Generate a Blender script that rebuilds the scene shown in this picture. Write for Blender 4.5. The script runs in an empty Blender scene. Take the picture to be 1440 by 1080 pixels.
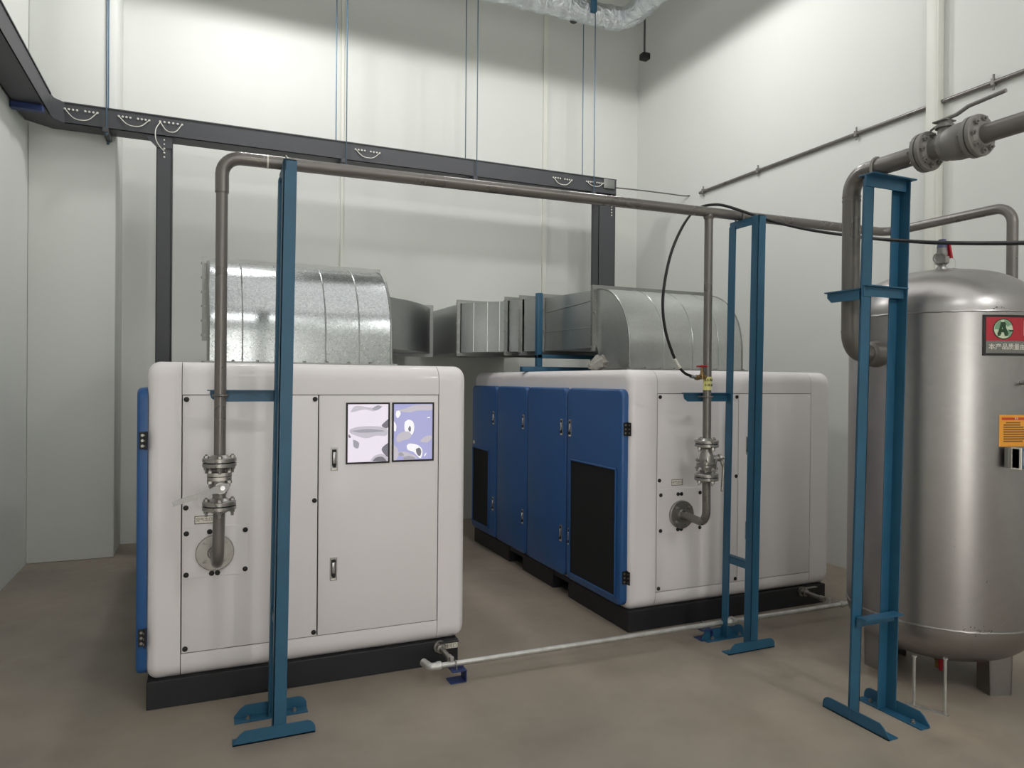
import bpy, bmesh, math, random
from mathutils import Vector, Matrix
random.seed(7)
PI = math.pi
sc = bpy.context.scene
COL = sc.collection

# ------------------------------------------------------------------ camera
cam_d = bpy.data.cameras.new('camera'); cam = bpy.data.objects.new('camera', cam_d); COL.objects.link(cam)
YAW, PITCH, ROLL, FPX, H = .410252, -.003919, .0082065, 995.7, 1.6
cy_, sy_, cp_, sp_ = math.cos(YAW), math.sin(YAW), math.cos(PITCH), math.sin(PITCH)
fw = Vector((sy_*cp_, cy_*cp_, sp_)); rt = Vector((cy_, -sy_, 0)); up = rt.cross(fw)
r2 = math.cos(ROLL)*rt + math.sin(ROLL)*up; u2 = -math.sin(ROLL)*rt + math.cos(ROLL)*up
cam.matrix_world = Matrix(((r2.x, u2.x, -fw.x, 0), (r2.y, u2.y, -fw.y, 0), (r2.z, u2.z, -fw.z, H), (0, 0, 0, 1)))
cam_d.sensor_width = 36; cam_d.lens = FPX/1440*36; cam_d.clip_start = .05
sc.camera = cam

# ------------------------------------------------------------------ world, lamps, exposure
w = bpy.data.worlds.new('world'); sc.world = w; w.use_nodes = True
w.node_tree.nodes['Background'].inputs[0].default_value = (.8, .85, .9, 1)
w.node_tree.nodes['Background'].inputs[1].default_value = .02
sc.view_settings.view_transform = 'Standard'; sc.view_settings.look = 'None'
sc.view_settings.exposure = 0; sc.view_settings.gamma = 1; sc.view_settings.use_curve_mapping = False
def lamp(name, loc, power, radius, color):
    # shaded high-bay lamp: lights everything below its rim and nothing above it
    d = bpy.data.lights.new(name, 'SPOT'); d.energy = power; d.shadow_soft_size = radius
    d.spot_size = PI; d.spot_blend = .04; d.color = color
    o = bpy.data.objects.new(name, d); COL.objects.link(o); o.location = loc
    return o
WARM = (1, .99, .985)
lamp('lamp_front', (.55, -2.3, 5.3), 115, .13, WARM)
lamp('lamp_front', (3.6, -3, 5.3), 220, .13, WARM)
lamp('lamp_rear', (.4, 6.2, 5.3), 95, .13, WARM)
lamp('lamp_rear', (2.2, 5.2, 5.3), 48, .13, WARM)
lamp('lamp_rear', (3.6, 5.2, 5.3), 76, .13, WARM)
def area(name, loc, rot, sx, sy, power, color):
    d = bpy.data.lights.new(name, 'AREA'); d.shape = 'RECTANGLE'; d.size = sx; d.size_y = sy; d.energy = power; d.color = color
    o = bpy.data.objects.new(name, d); COL.objects.link(o); o.location = loc; o.rotation_euler = rot
area('ceiling_fill', (1.9, 1, 7.4), (0, 0, 0), 4, 9, 118, WARM)                       # fill light added under the roof to lift the dim walls
area('doorway_daylight', (.25, -4.3, 1.5), (PI/2, 0, PI), 1.4, 2.8, 102, (1, .965, .965))   # open door behind the camera

# ------------------------------------------------------------------ materials
def s2l(c):
    return tuple(((v/255)/12.92 if v/255 <= .04045 else ((v/255+.055)/1.055)**2.4) for v in c)
def mat(name, rgb, rough=.5, metal=0, var=0, vscale=3, bump=0, bscale=40, coat=0, spec=.5, detail=4, rvar=0):
    m = bpy.data.materials.new(name); m.use_nodes = True; nt = m.node_tree; b = nt.nodes['Principled BSDF']
    c = s2l(rgb)
    b.inputs['Base Color'].default_value = (*c, 1); b.inputs['Roughness'].default_value = rough
    b.inputs['Metallic'].default_value = metal; b.inputs['Coat Weight'].default_value = coat
    b.inputs['Specular IOR Level'].default_value = spec; b.inputs['Coat Roughness'].default_value = .08
    tc = nt.nodes.new('ShaderNodeTexCoord')
    if var or rvar:
        n = nt.nodes.new('ShaderNodeTexNoise'); n.inputs['Scale'].default_value = vscale; n.inputs['Detail'].default_value = detail
        nt.links.new(tc.outputs['Object'], n.inputs['Vector'])
    if var:
        r = nt.nodes.new('ShaderNodeValToRGB')
        r.color_ramp.elements[0].position = .3; r.color_ramp.elements[1].position = .7
        r.color_ramp.elements[0].color = (*[v*(1-var) for v in c], 1); r.color_ramp.elements[1].color = (*[min(1, v*(1+var)) for v in c], 1)
        nt.links.new(n.outputs['Fac'], r.inputs['Fac']); nt.links.new(r.outputs['Color'], b.inputs['Base Color'])
    if rvar:
        mr = nt.nodes.new('ShaderNodeMapRange'); mr.inputs['From Min'].default_value = .3; mr.inputs['From Max'].default_value = .7
        mr.inputs['To Min'].default_value = max(.02, rough-rvar); mr.inputs['To Max'].default_value = min(1, rough+rvar)
        nt.links.new(n.outputs['Fac'], mr.inputs['Value']); nt.links.new(mr.outputs['Result'], b.inputs['Roughness'])
    if bump:
        n2 = nt.nodes.new('ShaderNodeTexNoise'); n2.inputs['Scale'].default_value = bscale
        bp = nt.nodes.new('ShaderNodeBump'); bp.inputs['Strength'].default_value = bump; bp.inputs['Distance'].default_value = .01
        nt.links.new(tc.outputs['Object'], n2.inputs['Vector']); nt.links.new(n2.outputs['Fac'], bp.inputs['Height'])
        nt.links.new(bp.outputs['Normal'], b.inputs['Normal'])
    return m
M = {}
M['wall'] = mat('wall_paint', (211, 213, 208), .7, var=.02, vscale=.8, bump=.05, bscale=90)
M['trim'] = mat('trim_paint', (216, 216, 208), .55, var=.02, vscale=1)
M['ceil'] = mat('ceiling_paint', (190, 190, 186), .8)
M['white'] = mat('white_enamel', (231, 226, 227), .48, var=.012, vscale=2, coat=.14, bump=.012, bscale=250)
M['seam'] = mat('seam_black', (20, 20, 22), .7)
M['black'] = mat('black_paint', (26, 26, 31), .5, var=.15, vscale=4)
M['rubber'] = mat('black_rubber', (16, 16, 17), .55)
M['grille'] = mat('filter_black', (11, 11, 14), .8, bump=.2, bscale=300)
M['blue'] = mat('cabinet_blue', (36, 84, 140), .38, var=.04, vscale=2, coat=.15, bump=.02, bscale=220)
M['teal'] = mat('stand_blue', (37, 87, 115), .45, var=.10, vscale=5, bump=.04, bscale=60)
M['navy'] = mat('bracket_blue', (40, 56, 104), .45, var=.1, vscale=8)
M['pipe'] = mat('grey_pipe_paint', (116, 112, 108), .32, var=.05, vscale=6, metal=.4, rvar=.08)
M['steel'] = mat('cast_steel', (160, 157, 153), .36, metal=.85, var=.1, vscale=30, rvar=.1)
M['gpaint'] = mat('grey_valve_paint', (122, 120, 115), .45, var=.05, vscale=20, metal=.1)
M['chrome'] = mat('chrome', (185, 185, 185), .26, metal=.9, var=.05, vscale=20)
M['tray'] = mat('tray_grey', (66, 67, 71), .5, var=.04, vscale=3)
M['wire'] = mat('wire_white', (215, 213, 205), .5)
M['rod'] = mat('rod_zinc', (66, 92, 112), .4, metal=.4)
M['brass'] = mat('brass', (150, 125, 85), .35, metal=.8, var=.15, vscale=40)
M['red'] = mat('red_handle', (165, 28, 40), .4, var=.08, vscale=30)
M['signred'] = mat('sign_red', (172, 30, 48), .45, var=.02, vscale=6)
M['signgrey'] = mat('sign_grey', (112, 113, 108), .5, var=.02, vscale=6)
M['signblack'] = mat('sign_black', (24, 18, 18), .5)
M['signwhite'] = mat('sign_white', (232, 226, 214), .5)
M['logopale'] = mat('logo_pale', (196, 208, 180), .5)
M['logomid'] = mat('logo_mid_green', (120, 158, 128), .5)
M['logogreen'] = mat('logo_green', (24, 62, 32), .5)
M['orange'] = mat('label_orange', (232, 158, 54), .5, var=.02, vscale=9)
M['orangered'] = mat('label_red', (192, 62, 22), .5)
M['orangetext'] = mat('label_brown', (140, 92, 26), .6)
M['boxblue'] = mat('meter_blue', (70, 96, 122), .35)
M['note'] = mat('note_yellow', (222, 216, 140), .6, var=.08, vscale=20)
M['ink'] = mat('ink', (80, 78, 58), .7)
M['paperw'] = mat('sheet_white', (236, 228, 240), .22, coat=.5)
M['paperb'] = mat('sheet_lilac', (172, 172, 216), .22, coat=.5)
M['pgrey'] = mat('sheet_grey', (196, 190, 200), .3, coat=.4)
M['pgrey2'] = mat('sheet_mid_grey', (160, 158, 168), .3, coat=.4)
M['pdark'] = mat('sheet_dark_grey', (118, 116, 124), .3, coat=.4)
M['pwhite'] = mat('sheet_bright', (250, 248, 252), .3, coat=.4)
M['cloth'] = mat('rag_grey', (150, 148, 140), .9, var=.15, vscale=25, bump=.3, bscale=80)
M['galpipe'] = mat('galvanised_pipe', (185, 184, 180), .4, metal=.6, var=.14, vscale=18)
M['capblue'] = mat('valve_cap_blue', (66, 70, 100), .5)

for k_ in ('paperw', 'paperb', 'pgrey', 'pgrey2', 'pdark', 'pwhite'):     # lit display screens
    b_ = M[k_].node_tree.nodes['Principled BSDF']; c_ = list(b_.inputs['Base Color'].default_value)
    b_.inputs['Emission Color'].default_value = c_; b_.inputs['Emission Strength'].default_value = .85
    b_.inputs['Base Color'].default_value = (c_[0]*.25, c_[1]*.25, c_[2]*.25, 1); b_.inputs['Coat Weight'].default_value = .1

def floor_mat():
    m = mat('floor_concrete', (138, 133, 124), .5, bump=.03, bscale=30); nt = m.node_tree; b = nt.nodes['Principled BSDF']
    tc = nt.nodes['Texture Coordinate']
    def noise(scale, detail, off):
        mp = nt.nodes.new('ShaderNodeMapping'); mp.inputs['Location'].default_value = (off, off*.7, 0)
        n = nt.nodes.new('ShaderNodeTexNoise'); n.inputs['Scale'].default_value = scale; n.inputs['Detail'].default_value = detail
        nt.links.new(tc.outputs['Object'], mp.inputs['Vector']); nt.links.new(mp.outputs['Vector'], n.inputs['Vector']); return n
    n1, n2, n3 = noise(.7, 5, 2), noise(3.2, 6, 9), noise(14, 4, 5)
    r1 = nt.nodes.new('ShaderNodeValToRGB')
    r1.color_ramp.elements[0].position = .32; r1.color_ramp.elements[0].color = (*s2l((132, 124, 114)), 1)
    r1.color_ramp.elements[1].position = .68; r1.color_ramp.elements[1].color = (*s2l((157, 145, 130)), 1)
    nt.links.new(n1.outputs['Fac'], r1.inputs['Fac'])
    r2_ = nt.nodes.new('ShaderNodeValToRGB')
    r2_.color_ramp.elements[0].position = .30; r2_.color_ramp.elements[0].color = (.80, .79, .78, 1)
    r2_.color_ramp.elements[1].position = .56; r2_.color_ramp.elements[1].color = (1, 1, 1, 1)
    nt.links.new(n2.outputs['Fac'], r2_.inputs['Fac'])
    mx = nt.nodes.new('ShaderNodeMixRGB'); mx.blend_type = 'MULTIPLY'; mx.inputs['Fac'].default_value = .55
    nt.links.new(r1.outputs['Color'], mx.inputs[1]); nt.links.new(r2_.outputs['Color'], mx.inputs[2])
    mr = nt.nodes.new('ShaderNodeMapRange'); mr.inputs['To Min'].default_value = .40; mr.inputs['To Max'].default_value = .62
    nt.links.new(n3.outputs['Fac'], mr.inputs['Value']); nt.links.new(mr.outputs['Result'], b.inputs['Roughness'])
    nt.links.new(mx.outputs['Color'], b.inputs['Base Color'])
    return m
M['floor'] = floor_mat()

def galv(name, rgb, rough, spangle, scale):
    m = mat(name, rgb, rough, metal=1); nt = m.node_tree; b = nt.nodes['Principled BSDF']; tc = nt.nodes['Texture Coordinate']
    v = nt.nodes.new('ShaderNodeTexVoronoi'); v.inputs['Scale'].default_value = scale
    nt.links.new(tc.outputs['Object'], v.inputs['Vector'])
    sep = nt.nodes.new('ShaderNodeSeparateColor'); nt.links.new(v.outputs['Color'], sep.inputs['Color'])
    c = s2l(rgb)
    r = nt.nodes.new('ShaderNodeValToRGB'); r.color_ramp.elements[0].color = (*[x*(1-.45*spangle) for x in c], 1); r.color_ramp.elements[1].color = (*[min(1, x*(1+.35*spangle)) for x in c], 1)
    nt.links.new(sep.outputs[0], r.inputs['Fac']); nt.links.new(r.outputs['Color'], b.inputs['Base Color'])
    mr = nt.nodes.new('ShaderNodeMapRange'); mr.inputs['To Min'].default_value = max(.08, rough-.14*spangle); mr.inputs['To Max'].default_value = rough+.14*spangle
    nt.links.new(sep.outputs[1], mr.inputs['Value']); nt.links.new(mr.outputs['Result'], b.inputs['Roughness'])
    # each crystal leans a little its own way
    geo = nt.nodes.new('ShaderNodeNewGeometry')
    sub = nt.nodes.new('ShaderNodeVectorMath'); sub.operation = 'SUBTRACT'; sub.inputs[1].default_value = (.5, .5, .5)
    nt.links.new(v.outputs['Color'], sub.inputs[0])
    scl = nt.nodes.new('ShaderNodeVectorMath'); scl.operation = 'SCALE'; scl.inputs['Scale'].default_value = .07*spangle
    nt.links.new(sub.outputs[0], scl.inputs[0])
    n = nt.nodes.new('ShaderNodeTexNoise'); n.inputs['Scale'].default_value = 3
    nt.links.new(tc.outputs['Object'], n.inputs['Vector'])
    bp = nt.nodes.new('ShaderNodeBump'); bp.inputs['Strength'].default_value = .08; bp.inputs['Distance'].default_value = .02
    nt.links.new(n.outputs['Fac'], bp.inputs['Height'])
    add = nt.nodes.new('ShaderNodeVectorMath'); add.operation = 'ADD'
    nt.links.new(bp.outputs['Normal'], add.inputs[0]); nt.links.new(scl.outputs[0], add.inputs[1])
    nrm = nt.nodes.new('ShaderNodeVectorMath'); nrm.operation = 'NORMALIZE'
    nt.links.new(add.outputs[0], nrm.inputs[0]); nt.links.new(nrm.outputs[0], b.inputs['Normal'])
    return m
M['galv'] = galv('galvanised_sheet', (172, 175, 176), .25, .24, 110)
M['galv3'] = galv('galvanised_sheet_pale', (192, 194, 193), .32, .10, 90)
M['galv2'] = galv('galvanised_sheet_dull', (182, 184, 184), .33, .10, 90)
M['flange'] = galv('galvanised_angle', (150, 151, 149), .42, .12, 150)
M['tank'] = galv('tank_silver_paint', (168, 165, 164), .34, .05, 30)
def foil_mat():
    m = mat('foil', (225, 228, 232), .28, metal=.95); nt = m.node_tree; b = nt.nodes['Principled BSDF']; tc = nt.nodes['Texture Coordinate']
    n = nt.nodes.new('ShaderNodeTexNoise'); n.inputs['Scale'].default_value = 9; n.inputs['Detail'].default_value = 6; n.inputs['Distortion'].default_value = 1.5
    bp = nt.nodes.new('ShaderNodeBump'); bp.inputs['Strength'].default_value = .7; bp.inputs['Distance'].default_value = .05
    nt.links.new(tc.outputs['Object'], n.inputs['Vector']); nt.links.new(n.outputs['Fac'], bp.inputs['Height']); nt.links.new(bp.outputs['Normal'], b.inputs['Normal'])
    return m
M['foil'] = foil_mat()

# ------------------------------------------------------------------ builder
WL = {}     # world location of every object that can be a parent
def setp(o, label=None, cat=None, group=None, kind=None):
    if label: o['label'] = label
    if cat: o['category'] = cat
    if group: o['group'] = group
    if kind: o['kind'] = kind
def thing(name, label, cat, loc, group=None):
    o = bpy.data.objects.new(name, None); COL.objects.link(o); o.location = loc; o.empty_display_size = .1
    WL[o] = Vector(loc); setp(o, label, cat, group); return o

def fillet(pts, rad, n=6):
    pts = [Vector(p) for p in pts]; out = [pts[0]]
    for i in range(1, len(pts)-1):
        a, b, c = pts[i-1], pts[i], pts[i+1]
        d1 = (a-b).normalized(); d2 = (c-b).normalized(); ang = d1.angle(d2)
        r = rad[i-1] if isinstance(rad, (list, tuple)) else rad
        if r <= 0 or ang > PI-.02: out.append(b); continue
        t = min(r/math.tan(ang/2), (a-b).length*.49, (c-b).length*.49)
        rr = t*math.tan(ang/2)
        cen = b + (d1+d2).normalized()*(rr/math.sin(ang/2))
        v1 = b+d1*t-cen; v2 = b+d2*t-cen; tot = v1.angle(v2); ax = v1.cross(v2).normalized()
        for k in range(n+1):
            out.append(cen + Matrix.Rotation(tot*k/n, 3, ax) @ v1)
    out.append(pts[-1]); return out
def spline(pts, n=8):
    pts = [Vector(p) for p in pts]; P = [2*pts[0]-pts[1]]+pts+[2*pts[-1]-pts[-2]]; out = []
    for i in range(1, len(P)-2):
        for k in range(n):
            t = k/n; a, b, c, d = P[i-1], P[i], P[i+1], P[i+2]
            out.append(.5*((2*b)+(c-a)*t+(2*a-5*b+4*c-d)*t*t+(3*b-a-3*c+d)*t**3))
    out.append(pts[-1]); return out

class B:
    def __init__(s): s.bm = bmesh.new(); s.mi = 0
    def mat(s, i): s.mi = i; return s
    def face(s, vs):
        try: f = s.bm.faces.new(vs); f.material_index = s.mi; return f
        except ValueError: return None
    def box(s, x0, x1, y0, y1, z0, z1, bev=0, seg=2):
        v = [s.bm.verts.new(p) for p in ((x0, y0, z0), (x1, y0, z0), (x1, y1, z0), (x0, y1, z0), (x0, y0, z1), (x1, y0, z1), (x1, y1, z1), (x0, y1, z1))]
        fs = [s.face([v[i] for i in q]) for q in ((3, 2, 1, 0), (4, 5, 6, 7), (0, 1, 5, 4), (1, 2, 6, 5), (2, 3, 7, 6), (3, 0, 4, 7))]
        if bev:
            es = {e for f in fs for e in f.edges}
            r = bmesh.ops.bevel(s.bm, geom=list(es), offset=bev, segments=seg, affect='EDGES', profile=.5)
            for f in r['faces']: f.material_index = s.mi
        return s
    def loops(s, rings, cap0=True, cap1=True, closed=True):
        R = [[s.bm.verts.new(p) for p in r] for r in rings]
        for a, b in zip(R, R[1:]):
            n = len(a)
            for i in range(n if closed else n-1): s.face([a[i], a[(i+1) % n], b[(i+1) % n], b[i]])
        if cap0: s.face(list(reversed(R[0])))
        if cap1: s.face(R[-1])
        return s
    def tube(s, pts, r, seg=12, caps=True):
        pts = [Vector(p) for p in pts]
        if not isinstance(r, (list, tuple)): r = [r]*len(pts)
        rings = []; t0 = (pts[1]-pts[0]).normalized()
        n = t0.orthogonal().normalized()
        for i, p in enumerate(pts):
            if i == 0: t = t0
            elif i == len(pts)-1: t = (pts[-1]-pts[-2]).normalized()
            else: t = ((pts[i+1]-p).normalized()+(p-pts[i-1]).normalized()).normalized()
            n = (n-t*n.dot(t)).normalized(); b = t.cross(n)
            rings.append([p+r[i]*(math.cos(2*PI*k/seg)*n+math.sin(2*PI*k/seg)*b) for k in range(seg)])
        return s.loops(rings, caps, caps)
    def cyl(s, p0, p1, r, r1=None, seg=16): return s.tube([p0, p1], [r, r if r1 is None else r1], seg)
    def lathe(s, prof, org, ax, seg=24, cap0=True, cap1=True):
        org = Vector(org); ax = Vector(ax).normalized(); n = ax.orthogonal().normalized(); b = ax.cross(n)
        return s.loops([[org+ax*d+r*(math.cos(2*PI*k/seg)*n+math.sin(2*PI*k/seg)*b) for k in range(seg)] for d, r in prof], cap0, cap1)
    def prism(s, poly, f0, f1): # poly of 2-D points, f0/f1 map to 3-D
        return s.loops([[f0(p) for p in poly], [f1(p) for p in poly]])
    def done(s, name, mats, parent=None, label=None, cat=None, group=None, kind=None, xf=None, smooth=32):
        if xf: bmesh.ops.transform(s.bm, matrix=xf, verts=s.bm.verts) if isinstance(xf, Matrix) else [setattr(v, 'co', xf(v.co)) for v in s.bm.verts]
        bmesh.ops.recalc_face_normals(s.bm, faces=s.bm.faces)
        lo = Vector((1e9,)*3); hi = -lo
        for v in s.bm.verts:
            for k in range(3): lo[k] = min(lo[k], v.co[k]); hi[k] = max(hi[k], v.co[k])
        c = (lo+hi)/2
        for v in s.bm.verts: v.co -= c
        for f in s.bm.faces: f.smooth = True
        me = bpy.data.meshes.new(name); s.bm.to_mesh(me); s.bm.free()
        me.set_sharp_from_angle(angle=math.radians(smooth))
        for m in (mats if isinstance(mats, (list, tuple)) else [mats]): me.materials.append(M[m])
        o = bpy.data.objects.new(name, me); COL.objects.link(o); WL[o] = c
        if parent: o.parent = parent; o.location = c-WL[parent]
        else: o.location = c
        setp(o, label, cat, group, kind); return o
def inst(src, name, world, parent, rot=None):
    o = src.copy() if not isinstance(src, bpy.types.Mesh) else bpy.data.objects.new(name, src)
    o.name = name; COL.objects.link(o); o.parent = parent; WL[o] = Vector(world)
    o.location = Vector(world)-(WL[parent] if parent else Vector((0, 0, 0)))
    if rot is not None: o.rotation_euler = rot
    return o
def piece(name, mats, build, smooth=32):  # shared mesh for alike pieces, centred on its own origin
    b = B(); build(b); bmesh.ops.recalc_face_normals(b.bm, faces=b.bm.faces)
    for f in b.bm.faces: f.smooth = True
    me = bpy.data.meshes.new(name); b.bm.to_mesh(me); b.bm.free(); me.set_sharp_from_angle(angle=math.radians(smooth))
    for m in (mats if isinstance(mats, (list, tuple)) else [mats]): me.materials.append(M[m])
    return me
def rrect(w, h, r, n=5):  # rounded rectangle about the origin
    out = []
    for cx, cy, a0 in ((w/2-r, h/2-r, 0), (-w/2+r, h/2-r, 90), (-w/2+r, -h/2+r, 180), (w/2-r, -h/2+r, 270)):
        for k in range(n+1):
            a = math.radians(a0+90*k/n); out.append((cx+r*math.cos(a), cy+r*math.sin(a)))
    return out
def ray(u, v):
    x, y = (u-720)/FPX, (v-540)/FPX
    return r2*x-u2*y+fw
def ony(u, v, y): d = ray(u, v); t = y/d.y; return Vector((0, 0, H))+d*t
def text_mesh(txt, size, mapf, name, m, parent, label=None):
    cu = bpy.data.curves.new('lettering', 'FONT'); cu.body = txt; cu.size = size; cu.align_x = 'CENTER'; cu.align_y = 'CENTER'; cu.resolution_u = 3
    o = bpy.data.objects.new('lettering', cu); COL.objects.link(o)
    dg = bpy.context.evaluated_depsgraph_get(); dg.update()
    me = bpy.data.meshes.new_from_object(o.evaluated_get(dg)); bpy.data.objects.remove(o)
    if not me.vertices: return None
    pts = [mapf(v.co.x, v.co.y) for v in me.vertices]
    c = sum(pts, Vector((0, 0, 0)))/len(pts)
    for v, p in zip(me.vertices, pts): v.co = p-c
    me.materials.clear(); me.materials.append(M[m])
    for p in me.polygons: p.material_index = 0
    t = bpy.data.objects.new(name, me); COL.objects.link(t); t.parent = parent; t.location = c-WL[parent]; WL[t] = c
    if label: t['label'] = label
    return t

# ------------------------------------------------------------------ room
XL, XR, YB, YF, ZC = -1.39, 5.11, 7.75, -4.4, 7.6
def struct(name, m, *a, bev=0):
    return B().box(*a, bev=bev).done(name, m, kind='structure')
struct('floor', 'floor', XL-.2, XR+.2, YF-.2, YB+.2, -.2, 0)
struct('ceiling', 'ceil', XL-.2, XR+.2, YF-.2, YB+.2, ZC, ZC+.2)
struct('wall_back', 'wall', XL-.2, XR+.2, YB, YB+.2, 0, ZC)
struct('wall_left', 'wall', XL-.2, XL, YF, YB, 0, ZC)
struct('wall_right', 'wall', XR, XR+.2, YF, YB, 0, ZC)
struct('wall_front', 'wall', XL-.2, XR+.2, YF-.2, YF, 0, ZC)
struct('trim_1', 'wall', XL, -.73, 7.2, YB, 0, ZC, bev=.012)          # corner pilaster
struct('trim_2', 'trim', 1.335, 1.365, YB-.02, YB, 0, ZC)             # raised joint strips on the back wall
struct('trim_3', 'trim', 3.745, 3.80, YB-.03, YB, 0, ZC)

# white boxed downpipe on the right wall
t = thing('downpipe', 'white square downpipe running up the right wall behind the silver tank', 'pipe', (5.05, 3.62, 0))
B().box(5.045, 5.107, 3.628, 3.72, 0, ZC, bev=.01).done('pipe_body', 'trim', t)
B().box(5.040, 5.107, 3.616, 3.628, 0, ZC, bev=.003).done('edge_strip', 'trim', t)

# ------------------------------------------------------------------ shared small pieces
def hexhead(b, r, h):
    b.prism([(r*math.cos(PI/3*k), r*math.sin(PI/3*k)) for k in range(6)], lambda p: Vector((p[0], p[1], 0)), lambda p: Vector((p[0], p[1], h)))
HEX = piece('hex_bolt', 'steel', lambda b: (hexhead(b, .0115, .009), b.cyl((0, 0, .008), (0, 0, .016), .006, seg=8)))
NUT = piece('hex_nut', 'steel', lambda b: (hexhead(b, .0125, .012), b.cyl((0, 0, .01), (0, 0, .028), .0065, seg=8)))
HEXG = piece('painted_bolt', 'gpaint', lambda b: (hexhead(b, .0125, .011), b.cyl((0, 0, .01), (0, 0, .02), .006, seg=8)))
KNOB = piece('screw_cap', 'rubber', lambda b: b.lathe([(0, .0125), (.004, .0125), (.006, .009)], (0, 0, 0), (0, -1, 0), 14))
def latch_build(b):   # flush swing-handle latch in the x-z plane, front towards -y
    b.mat(0).box(-.019, .019, -.003, .001, -.062, .062, bev=.0015, seg=1)
    b.mat(1).box(-.012, .012, -.0045, -.002, -.036, .05, bev=.001, seg=1)
    b.mat(0).box(-.008, .008, -.010, -.003, -.024, .036, bev=.003)
    b.mat(1).cyl((0, -.002, -.036), (0, -.012, -.036), .009, seg=12)
    b.mat(2).box(-.012, .012, -.005, -.003, -.057, -.05)
LATCH = piece('latch', ['chrome', 'rubber', 'signwhite'], latch_build)
def hinge_build(b):  # one leaf on the door's edge facing -y, one on the cabinet side facing -x; origin at their corner
    b.mat(0).box(-.034, -.002, -.006, 0, -.042, .042, bev=.0015, seg=1)
    b.box(-.006, 0, -.042, -.006, -.042, .042, bev=.0015, seg=1)
    b.cyl((-.004, -.006, -.044), (-.004, -.006, .044), .006, seg=10)
    for z in (-.026, 0, .026):
        b.mat(1).cyl((-.020, -.004, z), (-.020, -.009, z), .0068, seg=8)
        b.cyl((-.004, -.028, z), (-.009, -.028, z), .006, seg=8)
HINGE = piece('hinge', ['rubber', 'steel'], hinge_build)

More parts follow.
